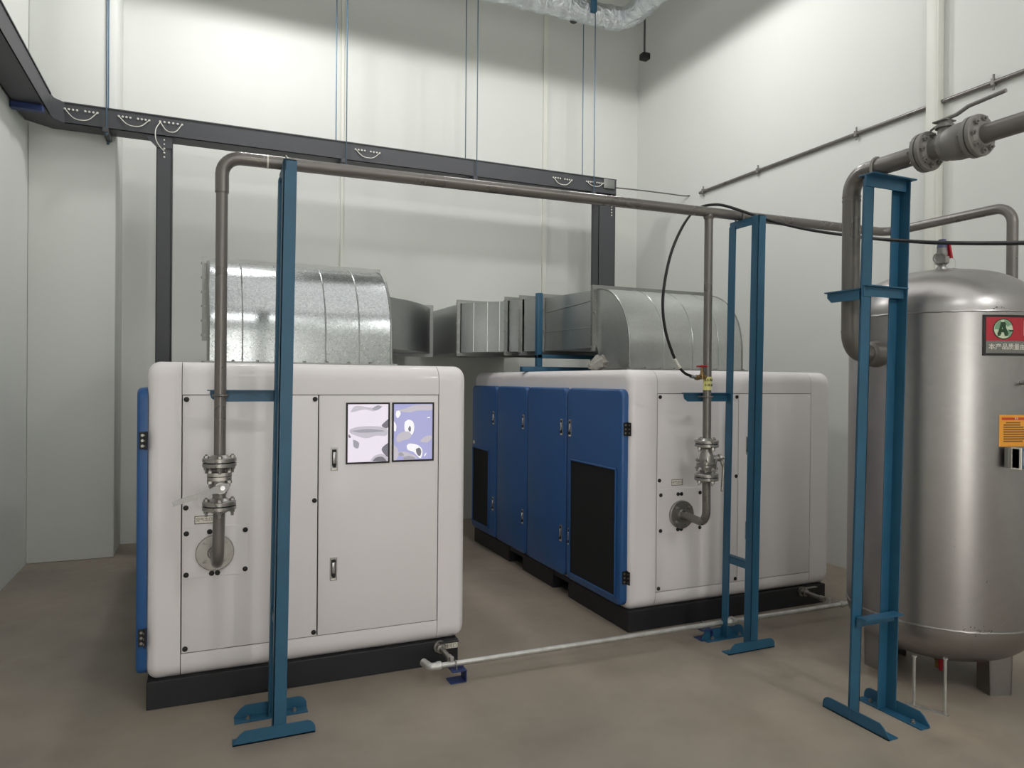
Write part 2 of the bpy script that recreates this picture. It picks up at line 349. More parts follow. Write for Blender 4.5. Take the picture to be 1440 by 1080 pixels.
# ------------------------------------------------------------------ compressors
def profile(yf, L, z0, z1, r, inset=0, n=7):
    w_, h_ = L-2*inset, z1-z0-2*inset; rr = max(.004, r-inset)
    return [(yf+L/2+p[0], (z0+z1)/2+p[1]) for p in rrect(w_, h_, rr, n)]
def compressor(label, x0, x1, yf, L, p0, p1, zb, zt, div, locks, doors, lock_x, cap_left):
    Z0, Z1, R_ = .128, 1.682, .085
    root = thing('air_compressor', label, 'compressor', ((x0+x1)/2, yf+L/2, 0))
    # base skid with fork pockets down its sides
    b = B(); ys = [yf+.005, yf+.82, yf+1.07, yf+1.64, yf+1.93, yf+L-.02]
    for k, (a, c) in enumerate(zip(ys, ys[1:])):
        if k in (1, 3):
            b.box(x0+.015, x1-.05, a, c, .10, .135); b.box(x0+.08, x1-.10, a, c, 0, .03)
        else: b.box(x0+.004, x1-.04, a, c, 0, .135, bev=.003, seg=1)
    b.done('base_skid', 'black', root, 'black steel base skid with fork pockets')
    # hood: two rounded end caps and the middle shell
    def cap(xi, xo):
        s = 1 if xo > xi else -1; bev = .055; rings = [[Vector((xi, *q)) for q in profile(yf, L, Z0, Z1, R_)]]
        for k in range(7):
            a = PI/2*k/6; rings.append([Vector((xo-s*bev*(1-math.sin(a)), *q)) for q in profile(yf, L, Z0, Z1, R_, bev*(1-math.cos(a)))])
        return B().loops(rings).done('end_cap', 'white', root)
    cap(p0-.0015, x0); cap(p1+.0015, x1)
    prof = profile(yf, L, Z0, Z1, R_); out = []
    # front recess for the panels
    for q in prof:
        out.append(q)
    def edge_at(z): return (yf, z)
    idx = [i for i in range(len(prof)) if abs(prof[i][0]-yf) < 1e-6]
    # between the two points on the front line insert the notch
    i0 = next(i for i in range(len(prof)) if abs(prof[i][0]-yf) < 1e-6 and abs(prof[(i+1) % len(prof)][0]-yf) < 1e-6)
    top_first = prof[i0][1] > prof[(i0+1) % len(prof)][1]
    notch = [(yf, zt+.004), (yf+.02, zt+.004), (yf+.02, zb-.004), (yf, zb-.004)]
    if not top_first: notch.reverse()
    poly = prof[:i0+1]+notch+prof[i0+1:]
    B().prism(poly, lambda q: Vector((p0+.0015, *q)), lambda q: Vector((p1-.0015, *q))).done('hood', 'white', root)
    B().box(p0+.002, p1-.002, yf+.0195, yf+.022, zb-.003, zt+.003).done('gasket', 'seam', root, 'black seal behind the front panels')
    # fixed front panel and hinged front door
    pan = B().box(p0+.004, div-.003, yf-.002, yf+.016, zb, zt, bev=.002).done('front_panel', 'white', root)
    door = B().box(div+.003, p1-.004, yf-.002, yf+.016, zb, zt, bev=.002).done('front_door', 'white', root)
    for px in (p0+.02, div-.018):
        for pz in (zb+.02, (zb+zt)/2+.08, zt-.02): inst(KNOB, 'screw_cap', (px, yf-.002, pz), pan)
    for z in locks: inst(LATCH, 'latch', (lock_x, yf-.002, z), door)
    # blue service doors down the left side
    xs = x0-.045
    for k, (a, c, side, grille) in enumerate(doors):
        w_, zc, h_ = c-a, .859, 1.392; cyy = (a+c)/2; bev = .018; rings = []
        for xo, ins in ((x0+.002, 0), (xs+bev, 0), (xs+bev*.5, bev*.134), (xs+bev*.134, bev*.5), (xs, bev)):
            rings.append([Vector((xo, cyy-p[0], zc+p[1])) for p in rrect(w_-2*ins, h_-2*ins, .05-ins, 5)])
        d = B().loops(rings).done('side_door', 'blue', root)
        yl = a+.06 if side == 'near' else c-.05
        for z in (1.262, .473):
            inst(LATCH, 'latch', (xs, yl, z), d, (0, 0, -PI/2))
        if grille:
            g0, g1, gz0, gz1 = grille
            B().box(xs-.004, xs+.001, g0, g1, gz0, gz1).done('air_filter', 'grille', d, 'black air intake filter')
            f = B()
            for (ya, yb, za, zb_) in ((g0-.012, g0, gz0-.012, gz1+.012), (g1, g1+.012, gz0-.012, gz1+.012), (g0-.012, g1+.012, gz1, gz1+.012), (g0-.012, g1+.012, gz0-.012, gz0)):
                f.box(xs-.011, xs, ya, yb, za, zb_, bev=.003, seg=1)
            f.done('filter_frame', 'blue', d)
        if k == 0:
            for z in (1.30, .35): inst(HINGE, 'hinge', (x0, a, z), d)
    return root, pan, door

c1, c1pan, c1door = compressor('white air compressor cabinet on the left with two lit display screens on its front door', -.25, 1.375, 3.805, 2.78,
    -.098, 1.209, .258, 1.518, .551, (1.182, .60), [(3.83, 4.58, 'far', None), (4.60, 5.27, 'near', None), (5.29, 5.93, 'near', None), (5.95, 6.57, 'near', None)], .633, 0)
c2, c2pan, c2door = compressor('white air compressor cabinet on the right with blue side doors in view', 2.487, 4.225, 3.83, 2.83,
    2.693, 4.022, .241, 1.525, 3.36, (1.17, .585), [(3.855, 4.60, 'far', (3.92, 4.525, .222, 1.03)), (4.622, 5.29, 'near', None), (5.312, 5.95, 'near', None), (5.972, 6.60, 'near', (6.14, 6.55, .235, .945))], 3.445, 0)

# framed sheets on the left cabinet's door: print laid out in the x-z plane
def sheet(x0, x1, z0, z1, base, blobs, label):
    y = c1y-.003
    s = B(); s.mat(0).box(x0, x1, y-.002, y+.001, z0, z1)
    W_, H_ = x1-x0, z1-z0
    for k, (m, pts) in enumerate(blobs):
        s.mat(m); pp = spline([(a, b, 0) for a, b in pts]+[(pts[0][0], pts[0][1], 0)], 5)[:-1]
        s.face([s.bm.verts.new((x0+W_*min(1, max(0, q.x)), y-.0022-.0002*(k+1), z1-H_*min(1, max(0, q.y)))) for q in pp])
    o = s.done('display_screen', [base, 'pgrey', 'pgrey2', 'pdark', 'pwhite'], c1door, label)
    f = B(); t_ = .009
    f.box(x0-t_, x1+t_, y-.005, y, z1, z1+t_); f.box(x0-t_, x1+t_, y-.005, y, z0-t_, z0)
    f.box(x0-t_, x0, y-.005, y, z0, z1); f.box(x1, x1+t_, y-.005, y, z0, z1)
    f.done('screen_frame', 'signblack', c1door, 'thin black frame')
c1y = 3.805
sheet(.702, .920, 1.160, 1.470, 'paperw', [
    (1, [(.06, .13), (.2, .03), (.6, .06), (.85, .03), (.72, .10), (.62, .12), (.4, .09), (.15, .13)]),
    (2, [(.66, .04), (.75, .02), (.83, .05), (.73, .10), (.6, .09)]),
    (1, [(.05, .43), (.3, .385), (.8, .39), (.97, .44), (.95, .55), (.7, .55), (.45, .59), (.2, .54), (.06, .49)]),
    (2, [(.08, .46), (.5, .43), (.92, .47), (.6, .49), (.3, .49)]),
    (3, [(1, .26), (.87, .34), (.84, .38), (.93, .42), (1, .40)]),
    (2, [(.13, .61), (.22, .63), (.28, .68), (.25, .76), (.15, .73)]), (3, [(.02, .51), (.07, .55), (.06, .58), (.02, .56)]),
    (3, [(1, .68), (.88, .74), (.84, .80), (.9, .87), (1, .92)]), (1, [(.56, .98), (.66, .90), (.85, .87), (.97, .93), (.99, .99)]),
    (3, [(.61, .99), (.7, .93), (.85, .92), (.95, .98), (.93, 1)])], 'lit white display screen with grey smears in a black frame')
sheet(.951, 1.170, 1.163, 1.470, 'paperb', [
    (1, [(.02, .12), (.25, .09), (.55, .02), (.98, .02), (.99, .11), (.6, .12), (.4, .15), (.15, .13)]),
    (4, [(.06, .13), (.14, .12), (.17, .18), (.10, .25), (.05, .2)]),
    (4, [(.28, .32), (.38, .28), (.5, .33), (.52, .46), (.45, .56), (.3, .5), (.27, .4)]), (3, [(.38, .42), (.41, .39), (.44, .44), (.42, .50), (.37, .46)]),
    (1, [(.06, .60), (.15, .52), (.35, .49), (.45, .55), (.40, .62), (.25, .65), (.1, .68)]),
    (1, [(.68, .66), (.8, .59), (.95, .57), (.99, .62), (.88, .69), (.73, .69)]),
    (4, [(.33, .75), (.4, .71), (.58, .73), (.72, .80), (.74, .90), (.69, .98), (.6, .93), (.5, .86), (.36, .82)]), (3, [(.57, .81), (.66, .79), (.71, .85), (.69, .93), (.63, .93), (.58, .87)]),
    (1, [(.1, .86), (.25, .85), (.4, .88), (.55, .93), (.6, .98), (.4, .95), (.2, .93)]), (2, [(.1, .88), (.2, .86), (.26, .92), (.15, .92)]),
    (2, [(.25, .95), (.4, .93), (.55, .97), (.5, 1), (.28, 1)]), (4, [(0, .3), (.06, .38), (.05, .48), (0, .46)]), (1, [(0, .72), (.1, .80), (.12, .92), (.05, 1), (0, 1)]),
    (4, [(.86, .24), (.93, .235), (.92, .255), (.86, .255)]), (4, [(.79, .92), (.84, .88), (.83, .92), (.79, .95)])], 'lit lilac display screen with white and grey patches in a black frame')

# cover plates round the outlet flanges, stickers
def cover(x0, x1, z0, z1, yf, pan, dots):
    B().box(x0, x1, yf-.006, yf-.001, z0, z1, bev=.001, seg=1).done('cover_plate', 'white', pan)
    for px, pz in dots: inst(KNOB, 'screw_cap', (px, yf-.006, pz), pan)
cover(-.09, .21, .622, .870, 3.805, c1pan, [(-.075, .842), (.195, .842), (-.075, .64), (.195, .645), (.04, .638), (.067, .638), (.03, .845)])
cover(2.705, 3.05, .615, .905, 3.83, c2pan, [(2.722, .868), (3.036, .868), (2.722, .636), (3.036, .636), (2.858, .868), (2.885, .868), (2.858, .636), (2.885, .636)])
def sticker(cx, cz, w_, h_, yf, txt, pan, size):
    y = yf-.0025
    B().box(cx-w_/2, cx+w_/2, y-.0008, y+.0005, cz-h_/2, cz+h_/2).done('sticker', 'signwhite', pan)
    f = B(); e = .003
    for a in ((cx-w_/2, cx+w_/2, cz+h_/2-e, cz+h_/2), (cx-w_/2, cx+w_/2, cz-h_/2, cz-h_/2+e), (cx-w_/2, cx-w_/2+e, cz-h_/2, cz+h_/2), (cx+w_/2-e, cx+w_/2, cz-h_/2, cz+h_/2)):
        f.box(a[0], a[1], y-.0014, y-.0008, a[2], a[3])
    f.done('sticker_border', 'signblack', pan)
    text_mesh(txt, size, lambda x, z: Vector((cx+x, y-.0015, cz+z)), 'lettering', 'signblack', pan)
sticker(2.852, .945, .088, .040, 3.83, '空气出口', c2pan, .019)
sticker(.005, .905, .088, .040, 3.805, '空气出口', c1pan, .019)
B().box(1.245, 1.331, 3.806, 3.8098, .085, .113).done('drain_sticker', 'signwhite', c1, 'white drain sticker on the base')
text_mesh('排污口', .024, lambda x, z: Vector((1.290+x, 3.8055, .098+z)), 'lettering', 'signblack', c1)
B().box(2.4395, 2.442, 6.52, 6.56, .985, 1.015).done('sticker', 'signwhite', c2)

# ------------------------------------------------------------------ exhaust ducts
def flange_frame(P, Q, z0, z1, nrm, lip=.035, th=.03, name='flange', par=None):
    # rectangular angle frame across plan line P-Q
    P, Q = Vector((*P, 0)), Vector((*Q, 0)); d = (Q-P).normalized(); n = Vector((nrm[0], nrm[1], 0)).normalized()
    b = B()
    def bar(a, c, za, zb_):
        ps = [a-n*th/2, c-n*th/2, c+n*th/2, a+n*th/2]
        b.loops([[Vector((p.x, p.y, za)) for p in ps], [Vector((p.x, p.y, zb_)) for p in ps]])
    bar(P-d*lip, P, z0-lip, z1+lip); bar(Q, Q+d*lip, z0-lip, z1+lip)
    bar(P, Q, z1, z1+lip); bar(P, Q, z0-lip, z0)
    for k in range(6):   # bolt heads along the left bar, both faces
        z = z0+(z1-z0)*k/5
        for sgn in (-1, 1):
            c = P-d*lip*.5+n*sgn*th/2; c.z = z
            b.mat(1).cyl(c, c+n*sgn*.008, .008, seg=6)
        c = P-d*lip; c.z = z
        b.mat(1).cyl(c, c-d*.006, .007, seg=6)
    return b.done(name, ['flange', 'steel'], par)
def duct_run(name, left, right, z0, z1s, par, m='galv'):
    b = B(); rings = []
    for (l, r, z1) in zip(left, right, z1s):
        rings.append([Vector((l[0], l[1], z0)), Vector((r[0], r[1], z0)), Vector((r[0], r[1], z1)), Vector((l[0], l[1], z1))])
    b.loops(rings, False, False)
    return b.done(name, m, par, smooth=30)
def elbow(x0, x1, par, ribs, m='galv'):
    yf, R_, zc = 4.33, .45, 1.87; prof = [(yf, 1.69)]+[(yf+R_-R_*math.cos(a), zc+R_*math.sin(a)) for a in [PI/2*k/14 for k in range(15)]]
    inner = [(4.80, 1.88), (4.77, 1.84), (4.765, 1.69)]
    prof2 = prof+[(4.80, zc+R_)]+inner
    e = B(); vs = [[e.bm.verts.new((x, *q)) for q in prof2] for x in (x0, x1)]
    n = len(prof2)
    for i in range(n):
        if i == len(prof): continue
        e.face([vs[0][i], vs[0][(i+1) % n], vs[1][(i+1) % n], vs[1][i]])
    e.face(list(reversed(vs[0]))); e.face(vs[1])
    e.done('elbow', m, par, smooth=25)
    for x in (x0, x1): B().tube([Vector((x, *q)) for q in prof], .008, 6).done('edge_seam', 'flange', par)
    for x in ribs:
        B().tube([Vector((x, *q)) for q in prof], .0045, 6).done('seam_rib', 'galv2', par)
    f = B(); f.box(x0-.035, x1+.035, yf-.03, yf+.002, 1.682, 1.70, bev=.002, seg=1); f.box(x0-.035, x0, yf, 4.80, 1.682, 1.70); f.box(x1, x1+.035, yf, 4.80, 1.682, 1.70)
    for k in range(9):
        x = x0+(x1-x0)*k/8; f.mat(1).cyl((x, yf-.016, 1.70), (x, yf-.016, 1.709), .008, seg=6)
    f.done('foot_flange', ['flange', 'steel'], par)

Z0D, Z1D = 1.872, 2.32
d1 = thing('exhaust_duct', 'galvanised exhaust duct with rounded hood on top of the left cabinet', 'duct', (.54, 5.2, 1.682))
elbow(.02, 1.065, d1, (.20, .40, .665, .865))
flange_frame((.02, 4.815), (1.065, 4.815), Z0D, Z1D, (0, 1), par=d1)
R1 = [(1.065, 4.83), (1.065, 5.3), (1.10, 5.5), (1.2, 5.7), (1.34, 5.9), (1.48, 6.05), (1.68, 6.22), (1.83, 6.40), (1.93, 6.55), (2.01, 6.70), (2.07, 6.83)]
L1 = [(x-1.045, y+.0) for x, y in R1]
duct_run('offset_section', L1, R1, Z0D, [2.32]*len(R1), d1, 'galv2')
flange_frame((1.025, 6.85), (2.07, 6.85), Z0D, 2.32, (0, 1), par=d1)
duct_run('wall_section', [(1.025, 6.87), (1.025, 7.745)], [(2.07, 6.87), (2.07, 7.745)], Z0D, [2.32]*2, d1, 'galv2')

d2 = thing('exhaust_duct', 'galvanised exhaust duct with rounded hood on top of the right cabinet', 'duct', (3.3, 5.2, 1.682))
elbow(2.80, 3.83, d2, (3.10, 3.36, 3.60), 'galv3')
flange_frame((2.80, 4.815), (3.83, 4.815), Z0D, 2.32, (0, 1), par=d2)
duct_run('transition', [(2.80, 4.83), (2.785, 5.67)], [(3.83, 4.83), (3.82, 5.67)], Z0D, [2.32, 2.345], d2, 'galv2')
for za, zb_ in ((2.24, 2.18), (2.03, 2.01)):
    B().tube([(2.797, 4.85, za), (2.782, 5.65, zb_+.03)], .004, 6).done('stiffening_rib', 'galv2', d2)
flange_frame((2.785, 5.69), (3.82, 5.69), Z0D, 2.345, (0, 1), par=d2)
LL = [(2.785, 5.71), (2.72, 5.775), (2.66, 5.85)]
rr_ = lambda L_: [(x+1.03, y) for x, y in L_]
duct_run('offset_section', LL, rr_(LL), Z0D, [2.345]*3, d2, 'galv2')
flange_frame((2.65, 5.865), (3.68, 5.865), Z0D, 2.345, (.5, .85), par=d2)
LL = [(2.645, 5.88), (2.60, 5.935), (2.57, 5.99)]
duct_run('offset_section', LL, rr_(LL), Z0D, [2.345]*3, d2, 'galv2')
flange_frame((2.563, 6.00), (3.59, 6.00), Z0D, 2.34, (.5, .85), par=d2)
LL = [(2.555, 6.015), (2.51, 6.075), (2.425, 6.165), (2.335, 6.29), (2.255, 6.42)]
duct_run('curved_section', LL, rr_(LL), Z0D, [2.34]*5, d2, 'galv3')
for x, y in LL[1:4]:
    B().tube([(x-.002, y-.002, Z0D+.003), (x-.002, y-.002, 2.337)], .005, 6).done('seam_rib', 'galv2', d2)
flange_frame((2.25, 6.435), (3.28, 6.435), Z0D, 2.34, (.2, 1), par=d2)
LL = [(2.247, 6.45), (2.24, 7.745)]
duct_run('wall_section', LL, rr_(LL), Z0D, [2.34]*2, d2, 'galv2')

# blue trestle on the right cabinet that carries its duct
t = thing('duct_support', 'blue steel trestle on top of the right cabinet under its duct', 'support', (3.3, 5.5, 1.682))
B().box(2.475, 4.05, 5.47, 5.53, 1.682, 1.727, bev=.004).done('base_beam', 'teal', t)
B().box(2.615, 2.665, 5.475, 5.525, 1.727, 2.36, bev=.004).done('post', 'teal', t)
B().box(3.93, 3.98, 5.475, 5.525, 1.727, 2.36, bev=.004).done('post', 'teal', t)
B().box(2.615, 3.98, 5.475, 5.525, 1.80, 1.832, bev=.003).done('cross_beam', 'teal', t)

# crumpled rag beside the hood
b = B(); rings = []
for k in range(9):
    a = k/8; rr = .055*math.sin(PI*min(.97, max(.04, a)))**.6
    rings.append([Vector((2.66+.16*(a-.5)+random.uniform(-.006, .006), 4.52+rr*1.1*math.cos(2*PI*j/14)*(1+.28*math.sin(j*3+k)), 1.684+max(0, .032+.10*rr/.055*a*.5+rr*math.sin(2*PI*j/14)*(1+.3*math.cos(j*2.3+k*1.7))))) for j in range(14)])
b.loops(rings).done('rag', 'cloth', None, 'crumpled grey rag lying on the right cabinet beside its duct hood', 'rag', smooth=50)

# ------------------------------------------------------------------ compressed-air pipework
PY = 3.5
def hz(x): return 2.614+.0105*x
mp = thing('air_pipe', 'grey header pipe running over both cabinets with two risers down to them', 'pipe', (2.1, PY, 2.63))
hd = B().tube(fillet([(.070, PY, 2.45), (.070, PY, hz(.07)), (4.37, PY, hz(4.37)), (4.37, 2.66, 2.66), (4.37, 2.66, 1.0)], [.085, .10, .10], 8), .030, 20).done('header', 'pipe', mp)
B().lathe([(0, .0315), (.008, .0315)], (.262, PY, hz(.26)), (1, 0, .01), 20).done('weld_seam', 'wire', mp, 'pale weld ring')
B().tube(fillet([(.070, PY, 2.46), (.068, PY, 1.245)], 0), .026, 20).done('riser', 'pipe', mp)
B().tube(fillet([(.067, PY, .998), (.063, PY, .745), (.055, 3.775, .742)], .075, 10), .026, 20).done('riser_foot', 'pipe', mp)
B().cyl((2.826, PY, hz(2.83)-.01), (2.826, PY, 1.253), .0255, seg=20).done('riser', 'pipe', mp)
B().tube(fillet([(2.826, PY, 1.002), (2.830, PY, .735), (2.880, 3.80, .735)], .085, 10), .0255, 20).done('riser_foot', 'pipe', mp)
B().lathe([(0, .034), (.014, .028)], (2.826, PY, hz(2.83)-.028), (0, 0, -1), 18).done('branch_weld', 'pipe', mp)
def face_flange(c, rad, par):
    f = B().lathe([(0, rad), (.018, rad), (.020, rad-.003), (.020, .035), (.03, .03)], c, (0, -1, 0), 32).done('outlet_flange', 'steel', par)
    for k in range(4):
        a = PI/4+PI/2*k; inst(NUT, 'bolt', (c[0]+rad*.72*math.cos(a), c[1]-.020, c[2]+rad*.72*math.sin(a)), f, (PI/2, 0, 0))
face_flange((.055, 3.797, .742), .088, mp)
face_flange((2.880, 3.822, .735), .092, mp)

def flange_pair(c, ax, rad, bore, par, bolt, m='steel', n=4, ph=PI/4, th=.018):
    # two bolted discs with a dark gasket; each disc a part
    c = Vector(c); ax = Vector(ax).normalized(); u = ax.orthogonal().normalized(); v = ax.cross(u)
    q = Vector((0, 0, 1)).rotation_difference(ax); q2 = Vector((0, 0, 1)).rotation_difference(-ax)
    for s in (-1, 1):
        B().lathe([(.003, rad), (.003+th-.003, rad), (.003+th, rad-.003), (.003+th, bore+.02), (.003+th+.012, bore+.006)], c, ax*s, 28).done('flange', m, par)
    B().lathe([(-.003, rad-.006), (.003, rad-.006)], c, ax, 24).done('gasket', 'seam', par, 'black gasket between the flanges')
    for k in range(n):
        a = ph+2*PI*k/n; p = c+(u*math.cos(a)+v*math.sin(a))*rad*.76
        inst(bolt, 'bolt', p+ax*(.003+th), par, q.to_euler()); inst(NUT if bolt is HEX else bolt, 'nut', p-ax*(.003+th), par, q2.to_euler())
def valve(label, cx, cy, z0, z1, handle):
    t = thing('ball_valve', label, 'valve', (cx, cy, (z0+z1)/2), 'flanged ball valves on the risers')
    flange_pair((cx, cy, z1), (0, 0, 1), .073, .027, t, HEX); flange_pair((cx, cy, z0), (0, 0, 1), .073, .027, t, HEX)
    h = z1-z0; B().lathe([(.02, .030), (.045, .029), (.06, .034), (.075, .043), (.10, .045), (.118, .043), (.14, .040), (h-.04, .029), (h-.02, .029)], (cx, cy, z0), (0, 0, 1), 24).done('body', 'steel', t)
    zs = z1-.062 if handle == 'left' else z0+.078
    f = B()
    for dz in (-.0095, .0095):
        f.prism([(cx+p[0], cy+p[1]) for p in rrect(.104, .104, .03, 4)], lambda p: Vector((*p, zs+dz-.008)), lambda p: Vector((*p, zs+dz+.008)))
    f.done('body_flange', 'steel', t)
    for sx in (-1, 1):
        for sy in (-1, 1):
            inst(HEX, 'bolt', (cx+sx*.04, cy+sy*.04, zs+.018), t); inst(NUT, 'nut', (cx+sx*.04, cy+sy*.04, zs-.018), t, (PI, 0, 0))
    if handle == 'left':
        zc = z0+.088
        B().lathe([(0, .022), (.05, .020), (.055, .026), (.066, .026)], (cx+.004, cy-.02, zc), (0, -1, 0), 18).done('stem', 'steel', t)
        b = B(); p0 = Vector((cx+.02, cy-.088, zc+.006)); p1 = Vector((-.122, cy-.125, zc-.052)); d = (p1-p0).normalized(); nn = Vector((0, -1, 0)); u_ = d.cross(nn).normalized()
        st = [(p0-d*.02, .010), (p0, .019), (p0+d*.035, .017), (p0+d*.06, .012), (p1, .0105)]
        b.loops([[p+u_*s*sg[0]+nn*.005*sg[1] for sg in ((-1, -1), (1, -1), (1, 1), (-1, 1))] for p, s in st])
        b.done('lever', 'chrome', t)
        B().cyl((cx+.012, cy-.09, zc+.003), (cx+.012, cy-.103, zc+.003), .011, seg=6).done('stem_nut', 'chrome', t)
    else:
        zc = z0+.11
        B().lathe([(0, .022), (.04, .018), (.048, .024), (.062, .024), (.07, .012), (.082, .012)], (cx+.03, cy-.01, zc), (1, -.25, .12), 18).done('stem', 'steel', t)
        B().tube(spline([(cx+.075, cy-.03, zc+.012), (cx+.09, cy-.035, zc-.02), (cx+.097, cy-.037, zc-.07), (cx+.090, cy-.036, zc-.20)], 5), [.011]*8+[.008]*8, 8).done('lever', 'steel', t)
    return t
valve('steel flanged ball valve with its lever sticking out left, on the left cabinet riser', .067, PY, 1.022, 1.219, 'left')
valve('steel flanged ball valve with its lever hanging down, on the right cabinet riser', 2.826, PY, 1.024, 1.228, 'down')

# gauge tapping valve with red wheel on the right riser, hose, yellow note
t = thing('needle_valve', 'small brass valve with red wheel beside the right riser', 'valve', (2.77, 3.47, 1.64))
B().lathe([(0, .012), (.01, .016), (.03, .016), (.035, .013), (.06, .013)], (2.800, 3.485, 1.635), (-1, -.2, 0), 12).done('body', 'brass', t)
B().lathe([(0, .015), (.03, .017), (.034, .011), (.055, .010), (.06, .006), (.075, .006)], (2.768, 3.478, 1.62), (0, 0, 1), 12).done('bonnet', 'brass', t)
b = B(); wc = Vector((2.768, 3.478, 1.70)); b.tube([wc+Vector((.03*math.cos(a), .03*math.sin(a), 0)) for a in [2*PI*k/20 for k in range(21)]], .006, 6)
for k in range(3): b.cyl(wc, wc+Vector((.03*math.cos(k*2.1), .03*math.sin(k*2.1), 0)), .004, seg=6)
b.cyl(wc-Vector((0, 0, .006)), wc+Vector((0, 0, .008)), .009, seg=8)
b.done('hand_wheel', 'red', t, 'red hand wheel')
hp = [ony(976, 530, 3.47), ony(962, 524, 3.46), ony(950, 507, 3.45), ony(937, 470, 3.43), ony(932, 432, 3.42), ony(935, 395, 3.42), ony(944, 355, 3.43), ony(958, 322, 3.46), ony(972, 301, 3.55), ony(985, 291.5, 3.56), ony(1000, 288, 3.52), ony(1018, 289, 3.47), ony(1050, 299, 3.40), ony(1085, 311, 3.30), ony(1140, 323.5, 3.05), ony(1200, 332, 2.77), ony(1240, 336.5, 2.45), ony(1262, 338, 2.335), ony(1310, 341, 2.10), ony(1370, 342, 1.85), ony(1440, 341.5, 1.62), ony(1560, 338, 1.30)]
b = B(); b.mat(0).tube(spline(hp, 6), .0085, 8)
b.mat(1).tube([ony(956, 517.5, 3.455), ony(948, 504, 3.449)], .0105, 8)
b.done('air_hose', ['rubber', 'wire'], None, 'thin black hose looping from the red-wheeled valve past the silver tank', 'hose')
t2 = thing('hose_fitting', 'brass hose connector between the black hose and red-wheeled valve', 'fitting', ony(978, 530.5, 3.47))
B().cyl(ony(971, 529, 3.468), ony(984, 532, 3.472), .011, seg=8).done('ferrule', 'chrome', t2)
B().cyl(ony(978, 530.5, 3.47), ony(982, 531.5, 3.471), .016, seg=6).done('nut', 'brass', t2)
t = thing('paper_note', 'small yellow handwritten note stuck round the right riser', 'note', (2.826, 3.47, 1.60))
b = B(); b.loops([[Vector((2.826+.0275*math.sin(a)+dx, PY-.0275*math.cos(a)-.002, z)) for a in [math.radians(k) for k in range(-95, 96, 10)]] for z, dx in ((1.556, -.004), (1.60, -.003), (1.637, 0))], False, False, False)
b.done('note_sheet', 'note', t)
b = B()
for row, z in ((0, 1.618), (1, 1.587)):
    for k in range(5):
        a = math.radians(-62+k*26)
        for (da, z0_, z1_) in ((0, -.009, .008), (.12, -.002, .002), (.2, -.008, .004)):
            p = Vector((2.824+.0292*math.sin(a+da), PY-.0292*math.cos(a+da)-.002, z+z0_)); q = p+Vector((.003*((k+row) % 3-1), 0, z1_-z0_))
            b.tube([p, q], .0012, 4)
b.done('handwriting', 'ink', t)

# ------------------------------------------------------------------ blue pipe stands
def angle(b, axis, a0, a1, u, v, su, sv, w_=.055, th=.006):
    # L bar along axis; corner at (u,v); legs reach su*w and sv*w in the two other axes
    def bx(u0, u1, v0, v1):
        u0, u1 = sorted((u0, u1)); v0, v1 = sorted((v0, v1))
        if axis == 'z': b.box(u0, u1, v0, v1, a0, a1, bev=.0012, seg=1)
        elif axis == 'x': b.box(a0, a1, u0, u1, v0, v1, bev=.0012, seg=1)
        else: b.box(u0, u1, a0, a1, v0, v1, bev=.0012, seg=1)
    bx(u, u+su*w_, v, v+sv*th); bx(u, u+su*th, v, v+sv*w_)
    return b
def foot(par, axis, a0, a1, c, s, xf=None):
    # angle foot with rounded-off upright leg; flat leg on the floor reaching s*.055 from the upright at c
    L_ = a1-a0; up_ = [(0, 0), (L_, 0), (L_, .018)]+[(L_-.04*(1-math.cos(t_)), .018+.042*math.sin(t_)) for t_ in [PI/2*k/5 for k in range(1, 6)]]+[(.05, .06), (.028, .046), (0, .012)]
    b = B()
    if axis == 'x': f = lambda o_: (lambda p: Vector((a0+p[0], c+o_, p[1])))
    else: f = lambda o_: (lambda p: Vector((c+o_, a0+p[0], p[1])))
    b.prism(up_, f(0), f(.006*s))
    lo, hi = sorted((c, c+.06*s))
    if axis == 'x': b.box(a0, a1, lo, hi, 0, .006)
    else: b.box(lo, hi, a0, a1, 0, .006)
    o = b.done('foot', 'teal', par)
    for q in (.06, L_-.06):
        w_ = (a0+q, c+.034*s, .006) if axis == 'x' else (c+.034*s, a0+q, .006)
        inst(HEX, 'anchor_bolt', w_, o)
    return o
def ubolt(par, c, r, ax, side, leg=.03, wire=.005, m='steel'):
    # U-bolt round a pipe at c: ax pipe axis, side direction its legs go
    c = Vector(c); ax = Vector(ax); side = Vector(side); w_ = ax.cross(side)
    pts = [c+side*leg+w_*r]+[c+r*(math.cos(a)*w_-math.sin(a)*side) for a in [PI*k/10 for k in range(11)]]+[c+side*leg-w_*r]
    return B().tube(pts, wire, 8).done('u_bolt', m, par)
